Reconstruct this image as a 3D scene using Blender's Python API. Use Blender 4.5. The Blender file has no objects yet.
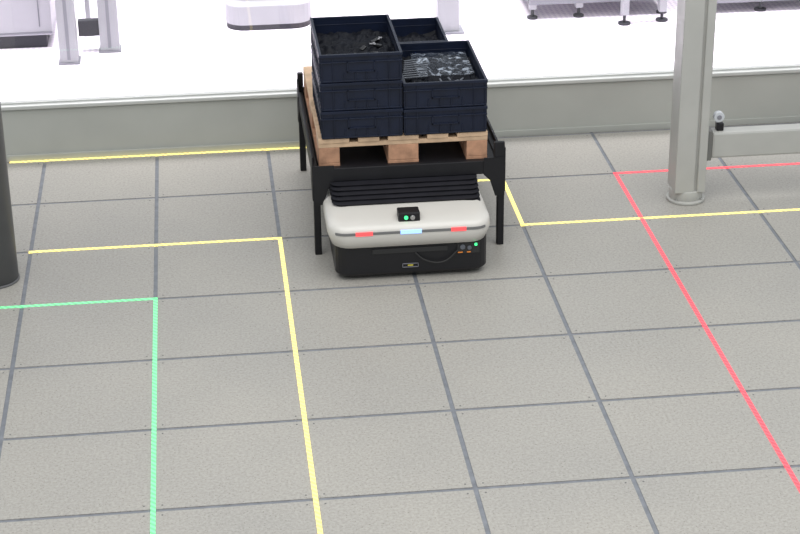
import bpy, bmesh, math, random
from mathutils import Matrix, Vector
random.seed(4)
scn=bpy.context.scene
scn.view_settings.view_transform='Standard'
scn.view_settings.look='None'

# ------------------------------------------------------------ materials
def mat(name,col,rough=.5,metal=0,noise=None,bump=None,emit=None,spec=.5,coat=0):
    m=bpy.data.materials.new(name);m.use_nodes=True
    nt=m.node_tree;b=nt.nodes['Principled BSDF']
    b.inputs['Base Color'].default_value=(*col,1)
    b.inputs['Roughness'].default_value=rough
    b.inputs['Metallic'].default_value=metal
    b.inputs['Specular IOR Level'].default_value=spec
    b.inputs['Coat Weight'].default_value=coat
    if emit:
        b.inputs['Emission Color'].default_value=(*emit[0],1)
        b.inputs['Emission Strength'].default_value=emit[1]
    tc=nt.nodes.new('ShaderNodeTexCoord')
    if noise:
        sc,amt=noise
        n=nt.nodes.new('ShaderNodeTexNoise');n.inputs['Scale'].default_value=sc;n.inputs['Detail'].default_value=4
        nt.links.new(tc.outputs['Object'],n.inputs['Vector'])
        r=nt.nodes.new('ShaderNodeValToRGB')
        r.color_ramp.elements[0].position=.3;r.color_ramp.elements[1].position=.7
        r.color_ramp.elements[0].color=(*[c*(1-amt) for c in col],1)
        r.color_ramp.elements[1].color=(*[min(1,c*(1+amt)) for c in col],1)
        nt.links.new(n.outputs['Fac'],r.inputs['Fac']);nt.links.new(r.outputs['Color'],b.inputs['Base Color'])
    if bump:
        n=nt.nodes.new('ShaderNodeTexNoise');n.inputs['Scale'].default_value=bump[0]
        nt.links.new(tc.outputs['Object'],n.inputs['Vector'])
        bp=nt.nodes.new('ShaderNodeBump');bp.inputs['Strength'].default_value=bump[1];bp.inputs['Distance'].default_value=.002
        nt.links.new(n.outputs['Fac'],bp.inputs['Height']);nt.links.new(bp.outputs['Normal'],b.inputs['Normal'])
    return m

def tile_mat():
    m=bpy.data.materials.new('tile_laminate');m.use_nodes=True
    nt=m.node_tree;N=nt.nodes;L=nt.links;b=N['Principled BSDF']
    tc=N.new('ShaderNodeTexCoord')
    def noise(s,d=2):
        n=N.new('ShaderNodeTexNoise');n.inputs['Scale'].default_value=s;n.inputs['Detail'].default_value=d
        L.new(tc.outputs['Object'],n.inputs['Vector']);return n
    def ramp(src,p0,c0,p1,c1):
        r=N.new('ShaderNodeValToRGB');r.color_ramp.elements[0].position=p0;r.color_ramp.elements[1].position=p1
        r.color_ramp.elements[0].color=(*c0,1);r.color_ramp.elements[1].color=(*c1,1)
        L.new(src,r.inputs['Fac']);return r
    def mix(a,bb,mode,f):
        x=N.new('ShaderNodeMix');x.data_type='RGBA';x.blend_type=mode;x.inputs[0].default_value=f
        L.new(a,x.inputs[6]);L.new(bb,x.inputs[7]);return x.outputs[2]
    base=ramp(noise(85,3).outputs['Fac'],.34,(.300,.287,.263),.66,(.375,.360,.330))
    sp=ramp(noise(140,1).outputs['Fac'],.27,(.50,.47,.44),.36,(1,1,1))
    big=ramp(noise(1.3,3).outputs['Fac'],.3,(.94,.945,.95),.7,(1.04,1.035,1.02))
    c=mix(base.outputs['Color'],sp.outputs['Color'],'MULTIPLY',.85)
    c=mix(c,big.outputs['Color'],'MULTIPLY',1)
    L.new(c,b.inputs['Base Color'])
    rr=ramp(noise(3,3).outputs['Fac'],.3,(.40,)*3,.7,(.48,)*3)
    L.new(rr.outputs['Color'],b.inputs['Roughness'])
    b.inputs['Specular IOR Level'].default_value=.4
    return m

def led_mat(name,col,strength,axis_period=.03):
    m=bpy.data.materials.new(name);m.use_nodes=True
    nt=m.node_tree;N=nt.nodes;L=nt.links;b=N['Principled BSDF']
    b.inputs['Base Color'].default_value=(*[c*.3 for c in col],1);b.inputs['Roughness'].default_value=.3
    b.inputs['Emission Color'].default_value=(*col,1)
    tc=N.new('ShaderNodeTexCoord');s=N.new('ShaderNodeSeparateXYZ');L.new(tc.outputs['Object'],s.inputs[0])
    add=N.new('ShaderNodeMath');add.operation='ADD';L.new(s.outputs[0],add.inputs[0]);L.new(s.outputs[1],add.inputs[1])
    mu=N.new('ShaderNodeMath');mu.operation='MULTIPLY';mu.inputs[1].default_value=2*math.pi/axis_period;L.new(add.outputs[0],mu.inputs[0])
    si=N.new('ShaderNodeMath');si.operation='SINE';L.new(mu.outputs[0],si.inputs[0])
    mr=N.new('ShaderNodeMapRange');mr.inputs[1].default_value=-1;mr.inputs[2].default_value=1
    mr.inputs[3].default_value=strength*.72;mr.inputs[4].default_value=strength*1.28
    L.new(si.outputs[0],mr.inputs[0]);L.new(mr.outputs[0],b.inputs['Emission Strength'])
    return m

def dotted_floor():
    m=bpy.data.materials.new('exterior_white_floor');m.use_nodes=True
    nt=m.node_tree;N=nt.nodes;L=nt.links;b=N['Principled BSDF'];b.inputs['Roughness'].default_value=.6
    tc=N.new('ShaderNodeTexCoord');v=N.new('ShaderNodeTexVoronoi');v.inputs['Scale'].default_value=28;v.inputs['Randomness'].default_value=0
    L.new(tc.outputs['Object'],v.inputs['Vector'])
    r=N.new('ShaderNodeValToRGB');r.color_ramp.elements[0].position=.22;r.color_ramp.elements[1].position=.36
    r.color_ramp.elements[0].color=(.66,.59,.71,1);r.color_ramp.elements[1].color=(.86,.80,.86,1)
    L.new(v.outputs['Distance'],r.inputs['Fac']);L.new(r.outputs['Color'],b.inputs['Base Color'])
    return m

M=dict(
 tile=tile_mat(),
 joint=mat('joint_strip_grey',(.170,.180,.200),.42,noise=(20,.2)),
 screw=mat('screw_dark',(.12,.12,.12),.5),
 alu=mat('anodised_aluminium',(.41,.42,.39),.42,.2,noise=(3,.05)),
 alu2=mat('aluminium_light',(.50,.51,.49),.4,.2,noise=(5,.04)),
 seal=mat('rubber_seal',(.02,.02,.02),.7),
 paint=mat('post_powder_coat',(.40,.40,.375),.45,noise=(6,.05)),
 paintd=mat('bracket_dark_grey',(.16,.16,.15),.5),  # plain dark grey of the rail end bracket
 steel=mat('steel',(.5,.5,.5),.3,.9),
 knob=mat('knob_light_grey',(.55,.57,.6),.4),
 colm=mat('column_dark_grey',(.12,.12,.125),.4,noise=(8,.08)),
 white=mat('robot_white_shell',(.57,.55,.51),.35,noise=(4,.03),coat=.2),
 black=mat('black_plastic',(.008,.008,.010),.45,bump=(60,.2),spec=.4),
 bellow=mat('bellows_rubber',(.010,.010,.014),.6,noise=(20,.2),spec=.3),
 cart=mat('cart_black_steel',(.007,.007,.009),.5,.0,noise=(10,.2),spec=.35),
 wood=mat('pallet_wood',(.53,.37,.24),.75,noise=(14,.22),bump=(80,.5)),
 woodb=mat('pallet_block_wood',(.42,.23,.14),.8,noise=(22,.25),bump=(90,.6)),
 crate=mat('crate_navy_plastic',(.005,.009,.024),.4,noise=(12,.2),spec=.35),
 crated=mat('crate_navy_inner',(.004,.005,.009),.6,noise=(12,.2),spec=.2),
 part=mat('machined_black_part',(.012,.012,.014),.4,.0),
 label=mat('paper_label',(.6,.6,.6),.6),
 cream=mat('machine_light_grey',(.36,.36,.385),.5,noise=(4,.03)),
 mgrey=mat('machine_mid_grey',(.22,.22,.25),.5,noise=(4,.05)),
 comb=mat('metal_comb_parts',(.10,.11,.13),.4),
 mdark=mat('machine_dark_plinth',(.03,.03,.04),.6,noise=(4,.1)),
 mwhite=mat('machine_white',(.46,.45,.49),.5,noise=(4,.02)),
 ext=dotted_floor(),
 yel=led_mat('led_yellow',(.82,.70,.22),1.6),
 grn=led_mat('led_green',(.17,.62,.29),1.5),
 red=led_mat('led_red',(.85,.085,.11),1.6),
 lred=mat('lamp_red',(.6,.05,.05),.3,emit=((1,.09,.10),1.0)),
 lblue=mat('lamp_blue_white',(.3,.5,1),.3,emit=((.32,.52,1),1.0)),
 lgreen=mat('lamp_green',(.05,.6,.2),.3,emit=((.05,.9,.25),1.5)),
 lorange=mat('orange_sticker',(.8,.25,.03),.5),
 lyel=mat('yellow_logo',(.75,.65,.10),.5),
 groove=mat('led_diffuser_grey',(.16,.16,.16),.3),
)
def wrap():
    m=bpy.data.materials.new('clear_plastic_film');m.use_nodes=True
    nt=m.node_tree;b=nt.nodes['Principled BSDF']
    b.inputs['Base Color'].default_value=(.50,.56,.66,1);b.inputs['Roughness'].default_value=.12
    tc=nt.nodes.new('ShaderNodeTexCoord');n=nt.nodes.new('ShaderNodeTexNoise');n.inputs['Scale'].default_value=13
    n.inputs['Detail'].default_value=4;n.inputs['Distortion'].default_value=2.5
    nt.links.new(tc.outputs['Object'],n.inputs['Vector'])
    r=nt.nodes.new('ShaderNodeValToRGB');r.color_ramp.elements[0].position=.52;r.color_ramp.elements[1].position=.72
    r.color_ramp.elements[0].color=(.05,.05,.05,1);r.color_ramp.elements[1].color=(.75,.75,.75,1)  # pale opaque streaks: film highlights put into the alpha
    nt.links.new(n.outputs['Fac'],r.inputs['Fac']);nt.links.new(r.outputs['Color'],b.inputs['Alpha'])
    bp=nt.nodes.new('ShaderNodeBump');bp.inputs['Strength'].default_value=.6
    nt.links.new(n.outputs['Fac'],bp.inputs['Height']);nt.links.new(bp.outputs['Normal'],b.inputs['Normal']);return m
M['film']=wrap()
def glass():
    m=bpy.data.materials.new('window_glass');m.use_nodes=True
    nt=m.node_tree;N=nt.nodes;N.remove(N['Principled BSDF'])
    t=N.new('ShaderNodeBsdfTransparent');g=N.new('ShaderNodeBsdfGlossy');g.inputs['Roughness'].default_value=.02
    x=N.new('ShaderNodeMixShader');x.inputs[0].default_value=.04
    nt.links.new(t.outputs[0],x.inputs[1]);nt.links.new(g.outputs[0],x.inputs[2])
    nt.links.new(x.outputs[0],N['Material Output'].inputs['Surface']);return m
M['glass']=glass()

# ------------------------------------------------------------ geometry helpers
def link(o,parent=None):
    scn.collection.objects.link(o)
    if parent: o.parent=parent
    return o
def empty(name,loc=(0,0,0)):
    e=bpy.data.objects.new(name,None);e.empty_display_size=.1;link(e);return e
def fin(name,bm,m,parent=None,bevel=0,seg=2,smooth=False):
    bmesh.ops.recalc_face_normals(bm,faces=bm.faces)
    me=bpy.data.meshes.new(name);bm.to_mesh(me);bm.free()
    for x in (m if isinstance(m,(list,tuple)) else [m]): me.materials.append(M[x])
    o=bpy.data.objects.new(name,me);link(o,parent)
    if smooth:
        for p in me.polygons:p.use_smooth=True
    if bevel:
        b=o.modifiers.new('bevel','BEVEL');b.width=bevel;b.segments=seg;b.limit_method='ANGLE';b.angle_limit=math.radians(35)
    return o
def bx(bm,x0,x1,y0,y1,z0,z1,mi=0):
    v=[bm.verts.new((x,y,z)) for z in (z0,z1) for y in (y0,y1) for x in (x0,x1)]
    for idx in ((0,2,3,1),(4,5,7,6),(0,1,5,4),(2,6,7,3),(0,4,6,2),(1,3,7,5)):
        f=bm.faces.new([v[i] for i in idx]);f.material_index=mi
    return v
def boxes(name,lst,m,parent=None,bevel=.002):
    bm=bmesh.new()
    for b in lst: bx(bm,*b)
    return fin(name,bm,m,parent,bevel)
def cyl(bm,c,r,h,axis='z',n=24,r2=None,mi=0):
    r2=r if r2 is None else r2
    A=[];B=[]
    for i in range(n):
        a=2*math.pi*i/n;ca,sa=math.cos(a),math.sin(a)
        def P(rr,t):
            if axis=='z':return (c[0]+rr*ca,c[1]+rr*sa,c[2]+t)
            if axis=='y':return (c[0]+rr*ca,c[1]+t,c[2]+rr*sa)
            return (c[0]+t,c[1]+rr*ca,c[2]+rr*sa)
        A.append(bm.verts.new(P(r,0)));B.append(bm.verts.new(P(r2,h)))
    fs=[bm.faces.new(A[::-1]),bm.faces.new(B)]
    for i in range(n):
        f=bm.faces.new((A[i],A[(i+1)%n],B[(i+1)%n],B[i]));fs.append(f)
    for f in fs:f.material_index=mi
def cyls(name,lst,m,parent=None,bevel=0,n=24):
    bm=bmesh.new()
    for c in lst:cyl(bm,*c[:3],**(c[3] if len(c)>3 else {}),n=n)
    o=fin(name,bm,m,parent,bevel)
    for p in o.data.polygons:
        if len(p.vertices)==4:p.use_smooth=True
    return o
def loft(bm,rings,cap=True):
    R=[[bm.verts.new(p) for p in r] for r in rings]
    n=len(R[0])
    for a,b in zip(R,R[1:]):
        for i in range(n): bm.faces.new((a[i],a[(i+1)%n],b[(i+1)%n],b[i]))
    if cap: bm.faces.new(R[0][::-1]);bm.faces.new(R[-1])
def outline(x0,x1,y0,y1,cx,cy,rb=.04,n=5):
    """plan outline with long rounded front corners (y0 is the front)"""
    pts=[]
    def arc(cxx,cyy,rx,ry,a0,a1):
        for i in range(n+1):
            a=math.radians(a0+(a1-a0)*i/n);pts.append((cxx+rx*math.cos(a),cyy+ry*math.sin(a)))
    arc(x0+cx,y0+cy,cx,cy,180,270)
    arc(x1-cx,y0+cy,cx,cy,270,360)
    arc(x1-rb,y1-rb,rb,rb,0,90)
    arc(x0+rb,y1-rb,rb,rb,90,180)
    return pts

# ------------------------------------------------------------ floor
T=.6;g=.0095
bm=bmesh.new()
bx(bm,-6*T,10*T,-20*T,.05,-.06,-.003,1)
for i in range(-6,10):
    for j in range(-20,0):
        bx(bm,i*T+g,(i+1)*T-g,j*T+g,(j+1)*T-g,-.02,0,0)
    bx(bm,i*T+g,(i+1)*T-g,g,.045,-.02,0,0)
fl=fin('floor',bm,['tile','joint'])
bm=bmesh.new()
for i in range(-4,9):
    for j in range(-9,1):
        for sx in(-1,1):
            for sy in (-1,1):
                if j==0 and sy>0:continue
                cyl(bm,(i*T+sx*.034,j*T+sy*.034,-.002),.0038,.0028,n=8)
sc=fin('floor_screws',bm,'screw',fl)

def led(name,m,segs):
    w=.0095
    lst=[]
    for (x0,y0,x1,y1) in segs:
        lst.append((min(x0,x1)*T-w,max(x0,x1)*T+w,min(y0,y1)*T-w,max(y0,y1)*T+w,-.004,.0025))
    return boxes(name,lst,m,None,0)
led('led_floor_strip','yel',[(-1.3,0,2,0),(2,-1,2,0),(2,-1,3,-1),(3,-2,3,-1),(3,-2,9,-2),(-1,-2,1,-2),(1,-12,1,-2)])
led('led_floor_strip.001','grn',[(-5,-3,0,-3),(0,-12,0,-3)])
led('led_floor_strip.002','red',[(4,-1,9,-1),(4,-12,4,-1)])

# ------------------------------------------------------------ window wall
wall=empty('wall_back')
boxes('kerb_panel',[(-3.6,6,.022,.10,0,.288)],'alu',wall,.004)
boxes('kerb_toe_profile',[(-3.6,6,.012,.022,0,.035)],'alu',wall,.002)
boxes('sill_profile',[(-3.6,6,.006,.10,.292,.316)],'alu2',wall,.006)
win=empty('window_1')
boxes('glazing_bead',[(-3.6,6,.036,.044,.316,.326)],'alu2',win,.002)
boxes('pane',[(-3.6,6,.050,.058,.316,3.2)],'glass',win,0)
boxes('frame',[(-3.6,6,.01,.10,3.2,3.3),(-3.68,-3.6,.01,.10,.316,3.3),(6,6.08,.01,.10,.316,3.3)],'alu2',win,.004)

# exterior ground
boxes('exterior_floor',[(-9,12,.10,14,-.08,0)],'ext',None,0)

# ------------------------------------------------------------ right post with guard rail
gp=empty('guard_rail_post')
bm=bmesh.new()
x0,x1,y0,y1=2.600,2.757,-1.06,-.905
prof=[(x0,y0),(x0+.100,y0),(x0+.100,y0+.016),(x0+.114,y0+.016),(x0+.114,y0),(x1,y0),(x1,y1),(x0,y1)]
loft(bm,[[(x,y,.06) for x,y in prof],[(x,y,3.3) for x,y in prof]])
fin('shaft',bm,'paint',gp,.006,3)
pcx=2.678
cyls('foot_collar',[((pcx,-.982,.012),.084,.055),((pcx,-.982,.0),.098,.016)],'paint',gp,.004,n=48)
cyls('anchor_bolts',[((pcx+.090*math.cos(a),-.982+.090*math.sin(a),.014),.006,.010) for a in (.8,2.35,3.9,5.5)],'steel',gp,.001,n=6)
boxes('rail_beam',[(2.79,6.0,-1.02,-.94,.225,.365)],'paint',gp,.012)
boxes('rail_end_bracket',[(2.757,2.79,-1.02,-.935,.215,.375)],'paintd',gp,.004)
boxes('rail_end_cap',[(2.815,2.85,-1.0,-.96,.365,.405)],'black',gp,.004)
cyls('clamp_knob',[((2.822,-1.005,.440),.027,.03,dict(axis='y')),((2.822,-.975,.40),.008,.05)],'knob',gp,.003)
cyls('clamp_knob_hub',[((2.822,-1.009,.440),.012,.006,dict(axis='y'))],'mgrey',gp,.001)
bm=bmesh.new();loft(bm,[[(x+2.6,y,.05) for x,y in prof],[(x+2.6,y,1.2) for x,y in prof]])
fin('far_shaft',bm,'paint',gp,.006,3)
cyls('far_foot_collar',[((5.28,-.98,.0),.10,.055)],'paint',gp,.004,n=40)

# ------------------------------------------------------------ left round column
col=empty('round_column')
cyls('shaft',[((-.748,-1.49,.0),.113,3.3)],'colm',col,0,n=64)
cyls('base_ring',[((-.748,-1.49,0),.117,.012)],'colm',col,.003,n=64)

# ------------------------------------------------------------ mobile robot
rb=empty('mobile_robot')
bm=bmesh.new()
def ring(ix,fy,z,x0=.832,x1=1.54,y0=-1.742,y1=-.50,cx=.07,cy=.055):
    return [(x,y,z) for x,y in outline(x0+ix,x1-ix,y0+fy,y1-ix,cx,cy)]
loft(bm,[ring(.012,.02,.018),ring(0,.004,.035),ring(0,0,.13),ring(0,.0,.19)])
fin('chassis',bm,'black',rb,.004)
bm=bmesh.new()
def ring2(i,f,z): return [(x,y,z) for x,y in outline(.800+i,1.556-i,-1.775+f,-.46-i,.085,.095)]
loft(bm,[ring2(.03,.03,.176),ring2(.018,.014,.179),ring2(.006,.003,.215),ring2(0,0,.235),ring2(0,.003,.262),ring2(.003,.010,.276),ring2(.010,.030,.286),ring2(.022,.09,.294),ring2(.036,.16,.300),ring2(.05,.22,.303)])
sh=fin('shell',bm,'white',rb)
for p in sh.data.polygons:
    if len(p.vertices)==4:p.use_smooth=True
def band(z0,z1,off,xa,xb,nm,m):
    bm=bmesh.new()
    pts=outline(.800,1.556,-1.775,-.46,.085,.095,n=10)[:22]
    seg=[]
    for a,b in zip(pts,pts[1:]):
        k2=60 if abs(a[0]-b[0])>.2 else 6
        for k in range(k2):
            t=k/k2;seg.append((a[0]+(b[0]-a[0])*t,a[1]+(b[1]-a[1])*t))
    seg=[s for s in seg if xa<=s[0]<=xb]
    rows=[]
    for s in seg:
        d=Vector((s[0]-1.175,(s[1]+1.3)*2.2));d.normalize()
        o=(s[0]+d.x*off,s[1]+d.y*off);i=(s[0]-d.x*.012,s[1]-d.y*.012)
        rows.append([bm.verts.new((i[0],i[1],z0)),bm.verts.new((o[0],o[1],z0)),bm.verts.new((o[0],o[1],z1)),bm.verts.new((i[0],i[1],z1))])
    for a,b in zip(rows,rows[1:]):
        for k in range(4): bm.faces.new((a[k],a[(k+1)%4],b[(k+1)%4],b[k]))
    bm.faces.new(rows[0]);bm.faces.new(rows[-1][::-1])
    return fin(nm,bm,m,rb)
band(.247,.259,.0015,.83,1.526,'light_band','groove')
band(.244,.262,.003,.915,1.005,'signal_lamp_left','lred')
band(.244,.262,.003,1.120,1.228,'status_lamp','lblue')
band(.244,.262,.003,1.355,1.44,'signal_lamp_right','lred')
# control panel
bm=bmesh.new()
v=bx(bm,1.125,1.225,-1.735,-1.66,.270,.330)
fin('control_panel',bm,'black',rb,.006)
cyls('power_lamp',[((1.160,-1.741,.307),.009,.008,dict(axis='y'))],'lgreen',rb,.001,n=16)
cyls('panel_button',[((1.190,-1.741,.307),.011,.008,dict(axis='y'))],'steel',rb,.001,n=16)
boxes('panel_key',[(1.15,1.20,-1.7375,-1.733,.280,.286)],'label',rb,0)
YR=-1.742
boxes('scanner_slot',[(1.0,1.35,YR-.006,YR+.01,.135,.160)],'seal',rb,.003)
boxes('port_plate',[(1.395,1.50,YR-.006,YR+.04,.115,.172)],'seal',rb,.004)
cyls('port_lamp',[((1.482,YR-.010,.160),.007,.01,dict(axis='y'))],'lgreen',rb,.001)
cyls('port_sockets',[((1.42,YR-.012,.15),.012,.012,dict(axis='y')),((1.452,YR-.012,.145),.010,.012,dict(axis='y'))],'comb',rb,.002)
boxes('warning_sticker',[(1.398,1.42,YR-.008,YR-.004,.121,.126),(1.44,1.458,YR-.008,YR-.004,.121,.126)],'lorange',rb,0)
def rect_frame(x0,x1,z0,z1,y,t):
    return [(x0,x1,y-.003,y,z0,z0+t),(x0,x1,y-.003,y,z1-t,z1),(x0,x0+t,y-.003,y,z0,z1),(x1-t,x1,y-.003,y,z0,z1)]
boxes('badge',rect_frame(1.14,1.215,.060,.080,YR,.0025),'mgrey',rb,0)
boxes('badge_mark',[(1.165,1.19,YR-.003,YR,.068,.072)],'lyel',rb,0)
cu=bpy.data.curves.new('charging_cable','CURVE');cu.dimensions='3D';cu.bevel_depth=.0035;cu.bevel_resolution=3
s=cu.splines.new('BEZIER');pts=[(1.40,YR-.012,.14),(1.33,YR-.014,.085),(1.24,YR-.014,.10),(1.20,YR-.010,.135)]
s.bezier_points.add(3)
for b,q in zip(s.bezier_points,pts):
    b.co=q;b.handle_left_type=b.handle_right_type='AUTO'
cu.materials.append(M['seal']);link(bpy.data.objects.new('charging_cable',cu),rb)
cyls('wheels',[((.86,-1.45,.06),.06,.05,dict(axis='x')),((1.45,-1.45,.06),.06,.05,dict(axis='x')),((.86,-.75,.06),.06,.05,dict(axis='x')),((1.45,-.75,.06),.06,.05,dict(axis='x'))],'seal',rb,.004,n=32)
# bellows lift (stepped folds)
rings=[]
n=5
for k in range(n*2+1):
    t=k/(n*2)
    i=0 if k%2==0 else .020
    rings.append([(x,y,.296+.075*t) for x,y in outline(.836+i,1.535-i,-1.585+.115*t+i,-.62-i,.04,.04,.04)])
bm=bmesh.new();loft(bm,rings);fin('lift_bellows',bm,'bellow',rb,.0015)

# ------------------------------------------------------------ cart frame
ct=empty('transport_cart')
X0,X1,Y0,Y1=.758,1.668,-1.42,-.30
boxes('deck_plate',[(X0+.03,X1-.03,Y0+.03,Y1-.03,.40,.430)],'cart',ct,.003)
boxes('rim_beams',[(X0,X1,Y0,Y0+.035,.372,.440),(X0,X1,Y1-.035,Y1,.372,.440),(X0,X0+.025,Y0,Y1,.372,.440),(X1-.035,X1,Y0,Y1,.372,.440)],'cart',ct,.004)
bm=bmesh.new()
for xs,sx in ((X0,1),(X1,-1)):
    for ys,sy in ((Y0,1),(Y1,-1)):
        bx(bm,min(xs,xs+sx*.032),max(xs,xs+sx*.032),min(ys,ys+sy*.04),max(ys,ys+sy*.04),.0,.44)
fin('legs',bm,'cart',ct,.003)
bm=bmesh.new()
for ys,t in ((Y0-.004,.006),(Y1-.002,.006)):
    for xs,sx in ((X0,1),(X1,-1)):
        pts=[(xs,.455),(xs+sx*.10,.455),(xs+sx*.10,.37),(xs+sx*.07,.34),(xs+sx*.045,.26),(xs,.26)]
        loft(bm,[[(x,ys,z) for x,z in pts],[(x,ys+t,z) for x,z in pts]])
for xs,t in ((X0-.004,.006),(X1-.002,.006)):
    for ys,sy in ((Y0,1),(Y1,-1)):
        pts=[(ys,.50),(ys+sy*.06,.50),(ys+sy*.12,.445),(ys+sy*.12,.37),(ys+sy*.045,.28),(ys,.28)]
        loft(bm,[[(xs,y,z) for y,z in pts],[(xs+t,y,z) for y,z in pts]])
fin('corner_gussets',bm,'cart',ct)
boxes('pallet_guides',[(X0,X0+.012,Y0+.1,Y1-.1,.43,.465),(X1-.012,X1,Y0+.1,Y1-.1,.43,.465),(X1-.05,X1,Y0,Y0+.02,.43,.53),(X0,X0+.03,Y1-.03,Y1,.43,.54),(X1-.03,X1,Y1-.03,Y1,.43,.54)],'cart',ct,.003)

# ------------------------------------------------------------ pallet
pl=empty('wooden_pallet')
PX=.79;PY=-1.385;zb=.431
L=[]
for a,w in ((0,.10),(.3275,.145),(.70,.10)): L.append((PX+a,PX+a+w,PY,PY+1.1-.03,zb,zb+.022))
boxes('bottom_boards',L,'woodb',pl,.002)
L=[]
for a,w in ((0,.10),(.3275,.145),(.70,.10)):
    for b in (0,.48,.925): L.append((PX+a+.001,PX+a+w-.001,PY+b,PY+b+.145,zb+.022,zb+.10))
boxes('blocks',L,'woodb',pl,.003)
boxes('cross_boards',[(PX,PX+.8,PY+b,PY+b+.145,zb+.10,zb+.122) for b in (0,.48,.925)],'wood',pl,.002)
boxes('top_boards',[(PX+a,PX+a+w,PY-.004,PY+1.07,zb+.122,zb+.144) for a,w in ((0,.145),(.187,.10),(.3275,.145),(.513,.10),(.655,.145))],'wood',pl,.002)
zt=zb+.1445

# ------------------------------------------------------------ crates
def crate(name,x0,x1,y0,y1,z0,h,top):
    e=empty(name)
    t=.004;ins=.012
    bm=bmesh.new()
    bx(bm,x0+ins,x1-ins,y0+ins,y1-ins,z0,z0+.006)
    a0,a1,b0,b1=x0+.008,x1-.008,y0+.008,y1-.008
    bx(bm,a0,a1,b0,b0+t,z0+.005,z0+h-.004);bx(bm,a0,a1,b1-t,b1,z0+.005,z0+h-.004)
    bx(bm,a0,a0+t,b0+t,b1-t,z0+.005,z0+h-.004);bx(bm,a1-t,a1,b0+t,b1-t,z0+.005,z0+h-.004)
    fin('walls',bm,'crate',e,.001)
    bm=bmesh.new()
    for za,zc,o in ((z0+h-.014,z0+h,0),(z0+h-.042,z0+h-.036,.001),(z0+.004,z0+.012,.004)):
        bx(bm,x0+o,x1-o,y0+o,y0+.013,za,zc);bx(bm,x0+o,x1-o,y1-.013,y1-o,za,zc)
        bx(bm,x0+o,x0+.013,y0+.013,y1-.013,za,zc);bx(bm,x1-.013,x1-o,y0+.013,y1-.013,za,zc)
    fin('rims',bm,'crate',e,.0015)
    bm=bmesh.new()
    n=7
    for i in range(n+1):
        x=x0+.012+(x1-x0-.024)*i/n
        zc=z0+.045 if 2<=i<=n-2 else z0+h-.014
        bx(bm,x-.002,x+.002,y0+.002,y0+.009,z0+.01,zc);bx(bm,x-.002,x+.002,y1-.009,y1-.002,z0+.01,zc)
    n=10
    for i in range(n+1):
        y=y0+.012+(y1-y0-.024)*i/n
        bx(bm,x0+.002,x0+.009,y-.002,y+.002,z0+.01,z0+h-.014);bx(bm,x1-.009,x1-.002,y-.002,y+.002,z0+.01,z0+h-.014)
    fin('ribs',bm,'crate',e,0)
    cx=(x0+x1)/2
    boxes('handle_frame',[(cx-.065,cx+.065,y0+.001,y0+.009,z0+.05,z0+.056),(cx-.065,cx-.059,y0+.001,y0+.009,z0+.05,z0+h-.036),(cx+.059,cx+.065,y0+.001,y0+.009,z0+.05,z0+h-.036)],'crate',e,0)
    boxes('handle_recess',[(cx-.059,cx+.059,y0+.006,y0+.0085,z0+.056,z0+h-.042)],'crate',e,0)
    return e
H=.138;H2=.130
names=[]
def nm():
    names.append(1);k=len(names)-1
    return 'storage_crate' if k==0 else 'storage_crate.%03d'%k
xa,xm,xb=.803,1.190,1.587
YF=-1.40
for i in range(3): cl=crate(nm(),xa,xm-.001,YF,YF+.59,zt+i*H,H,i==2)
for i in range(2): cr=crate(nm(),xm+.001,xb,YF,YF+.60,zt+i*H2,H2,i==1)
for i in range(2): cb=crate(nm(),.91,1.485,YF+.605,YF+1.0,zt+i*H2,H2,i==1)

def rotbox(bm,c,s,rz,rx=0,ry=0):
    v=bx(bm,-s[0]/2,s[0]/2,-s[1]/2,s[1]/2,-s[2]/2,s[2]/2)
    Mx=Matrix.Translation(c)@Matrix.Rotation(rz,4,'Z')@Matrix.Rotation(rx,4,'X')@Matrix.Rotation(ry,4,'Y')
    for q in v:q.co=Mx@q.co
def lumpy(name,x0,x1,y0,y1,z,amp,m,parent):
    """crumpled dark bag / heap of small parts filling the crate"""
    bm=bmesh.new()
    bmesh.ops.create_grid(bm,x_segments=44,y_segments=56,size=.5)
    from mathutils import noise as mn
    for v in bm.verts:
        x,y=v.co.x,v.co.y
        X=(x0+x1)/2+x*(x1-x0);Y=(y0+y1)/2+y*(y1-y0)
        h=abs(mn.noise(Vector((X*11,Y*11,z))))+.4*abs(mn.noise(Vector((X*26,Y*26,z+3))))
        v.co=Vector((X,Y,z+amp*h))
    return fin(name,bm,m,parent)
zc=zt+2*H
lumpy('parts_bag',xa+.013,xm-.014,YF+.013,YF+.577,zc+.045,.06,'crated',cl)
bm=bmesh.new()
for i in range(8):
    rotbox(bm,(random.uniform(xa+.10,xm-.07),random.uniform(YF+.15,YF+.45),zc+.072),(random.uniform(.03,.06),.02,.010),random.random()*3.1,random.uniform(-.3,.3),random.uniform(-.3,.3))
fin('black_parts',bm,'part',cl,.002)
bm=bmesh.new()
for cx,cy,r in ((1.08,YF+.30,-.4),(1.12,YF+.38,1.2)):
    rotbox(bm,(cx,cy,zc+.085),(.030,.007,.005),r);rotbox(bm,(cx+.005,cy,zc+.089),(.018,.006,.005),r+1.3)
fin('bright_clips',bm,'cream',cl,.001)
zc=zt+H2
lumpy('parts_bag',xm+.014,xb-.013,YF+.013,YF+.587,zc+.04,.06,'crated',cr)
bm=bmesh.new()
for i in range(9):
    rotbox(bm,(1.27+.004*i,YF+.20+.032*i,zc+.090),(.12,.009,.005),.12+.02*i,0)
for i in range(6):
    rotbox(bm,(random.uniform(1.38,1.52),random.uniform(YF+.10,YF+.2),zc+.082),(random.uniform(.03,.06),.008,.005),random.random()*3.1)
fin('steel_pins',bm,'comb',cr,.001)
bm=bmesh.new()
bmesh.ops.create_grid(bm,x_segments=40,y_segments=40,size=.5)
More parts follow.
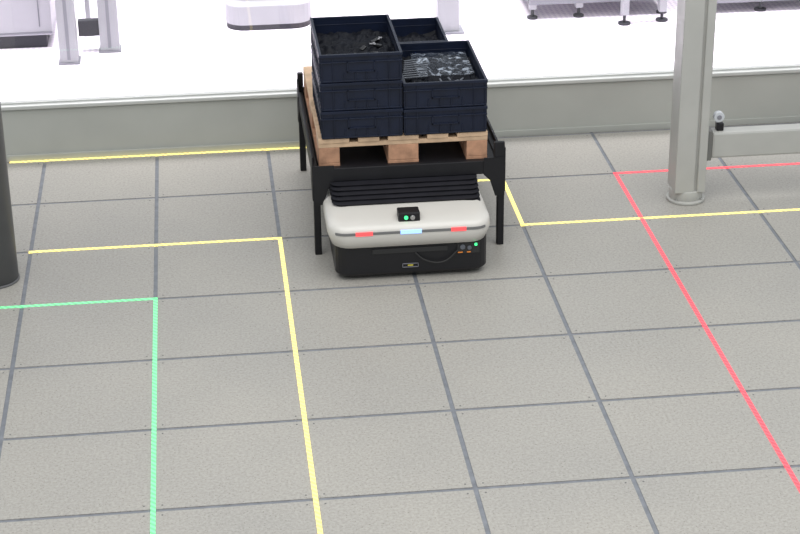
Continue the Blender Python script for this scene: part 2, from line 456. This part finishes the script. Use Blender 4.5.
for v in bm.verts:
    x,y=v.co.x,v.co.y
    crease=abs(math.sin(9*x+13*y+2*math.sin(7*y)))*.014+abs(math.sin(17*x-8*y+1.5))*.010
    v.co=Vector((1.42+x*.27,YF+.36+y*.34,zc+.092+crease*(1-1.6*max(abs(x),abs(y)))*1.3))
fin('film_bag',bm,'film',cr)
lumpy('parts_bag',.925,1.47,YF+.62,YF+.985,zc+.03,.05,'crated',cb)

# ------------------------------------------------------------ exterior machines
def foot(L,x,y,h=.08,r=.035):
    L.append(((x,y,0),r,.014));L.append(((x,y,.014),.010,h-.014))
mc=empty('machine_cabinet')
boxes('housing',[(-2.6,-.66,1.98,3.2,.08,1.9)],'mwhite',mc,.01)
boxes('plinth',[(-2.55,-.70,1.99,3.1,0,.08)],'mdark',mc,.004)
boxes('door_seams',[(-1.35,-1.343,1.976,1.981,.14,1.8),(-.74,-.733,1.976,1.981,.14,1.8),(-2.6,-.66,1.972,1.98,.095,.105)],'mgrey',mc,0)
fr=empty('machine_frame')
boxes('uprights',[(-.60,-.49,1.62,1.74,.012,1.9),(-.36,-.24,1.82,1.93,.012,1.9),(-.46,-.43,2.2,2.3,.012,1.9)],'cream',fr,.004)
boxes('upright_slots',[(-.555,-.535,1.617,1.621,.03,1.88),(-.31,-.29,1.817,1.821,.03,1.88)],'mgrey',fr,0)
boxes('floor_plates',[(-.61,-.48,1.61,1.75,0,.012),(-.37,-.23,1.81,1.94,0,.012),(-.48,-.41,2.17,2.33,0,.012)],'mgrey',fr,.002)
boxes('low_crossbar',[(-.49,-.36,1.86,1.92,.10,.2)],'mdark',fr,.003)
boxes('top_crossbar',[(-.60,-.24,1.66,1.9,1.9,1.96)],'cream',fr,.003)
rm=empty('rounded_machine_base')
bm=bmesh.new()
loft(bm,[[(x,y,z) for x,y in outline(.44+i,1.0-i,2.14+i,2.8,.12,.12,.1)] for i,z in ((0,.035),(0,.16),(.02,.18),(.03,.19),(.03,1.0))])
fin('body',bm,'cream',rm,.004)
bm=bmesh.new()
loft(bm,[[(x,y,z) for x,y in outline(.445,.995,2.145,2.795,.12,.12,.1)] for z in (0,.036)])
fin('plinth',bm,'mdark',rm)
pp=empty('machine_pillar')
boxes('shaft',[(1.79,1.93,1.9,2.02,.012,1.9)],'cream',pp,.004)
boxes('floor_plate',[(1.76,1.96,1.87,2.05,0,.012)],'mgrey',pp,.002)
def bench(name,x0,x1,y0,y1,legs,zr=.10):
    e=empty(name)
    F=[];P=[]
    for x,y in legs:
        foot(F,x,y,.07);P.append((x-.025,x+.025,y-.025,y+.025,.065,.85))
    cyls('levelling_feet',F,'mdark',e,.002,n=20)
    boxes('legs',P,'cream',e,.003)
    boxes('lower_rails',[(x0,x1,y0-.02,y0+.03,zr,zr+.05),(x0,x1,y1-.03,y1+.02,zr,zr+.05),(x0,x0+.05,y0,y1,zr,zr+.05),(x1-.05,x1,y0,y1,zr,zr+.05)],'mgrey',e,.003)
    boxes('side_panels',[(x0+.02,x1-.02,y0+.005,y0+.015,zr+.06,.8)],'mwhite',e,.002)
    boxes('lower_shelf',[(x0+.02,x1-.02,y0+.03,y1-.03,zr+.05,zr+.065)],'mwhite',e,.002)
    boxes('worktop',[(x0-.05,x1+.05,y0-.05,y1+.05,.85,.89)],'mwhite',e,.004)
    return e
bench('workbench',2.42,3.35,2.12,2.8,[(2.45,2.14),(2.76,2.14),(3.32,2.14),(2.45,2.78),(3.32,2.78)])
wb=empty('machine_conveyor')
F=[]
for x,y in ((3.02,1.93),(3.28,1.97),(3.62,2.08),(3.98,2.1),(4.6,2.1),(3.62,2.6),(4.6,2.6)): foot(F,x,y,.07,.04)
cyls('levelling_feet',F,'mdark',wb,.002,n=20)
boxes('uprights',[(2.995,3.045,1.905,1.955,.065,.9),(3.255,3.305,1.945,1.995,.065,.9)],'cream',wb,.003)
boxes('tie_bar',[(3.0,3.3,1.93,1.97,.16,.2)],'mgrey',wb,.002)
boxes('base_frame',[(3.5,5.0,2.06,2.12,.07,.13),(3.5,5.0,2.58,2.64,.07,.13)],'mgrey',wb,.003)
boxes('housing',[(3.5,5.0,2.1,2.62,.13,.8)],'cream',wb,.01)

# ------------------------------------------------------------ lights
def area(name,loc,sx,sy,power,col=(1,1,1),rot=(0,0,0),spread=180):
    l=bpy.data.lights.new(name,'AREA');l.shape='RECTANGLE';l.size=sx;l.size_y=sy;l.energy=power;l.color=col;l.spread=math.radians(spread)
    o=bpy.data.objects.new(name,l);o.location=loc;o.rotation_euler=rot;link(o);return o
area('overhead_fill_light',(1.4,-5.4,6),9,8,580,(1,.98,.95))  # added overhead fill out of view, stands in for the room's lamps
area('exterior_fill_light',(1.5,6.6,5),18,11.5,2600,(1,.97,1),spread=60)  # added fill above the exterior floor to burn it white
w=bpy.data.worlds.new('World');scn.world=w;w.use_nodes=True
w.node_tree.nodes['Background'].inputs[0].default_value=(.88,.94,1,1)
w.node_tree.nodes['Background'].inputs[1].default_value=.74

# ------------------------------------------------------------ camera
p=[1.85874, 0.27786, -9.49923, 3.69191, -0.10923, 0.43532, -0.01098]
cd=bpy.data.cameras.new('camera');cam=bpy.data.objects.new('camera',cd);link(cam)
cd.sensor_fit='HORIZONTAL';cd.sensor_width=36;cd.lens=p[0]*1000/800*36
cd.clip_end=200
R=Matrix.Rotation(p[4],4,'Z')@Matrix.Rotation(math.pi/2-p[5],4,'X')@Matrix.Rotation(p[6],4,'Z')
cam.matrix_world=Matrix.Translation(p[1:4])@R
scn.camera=cam
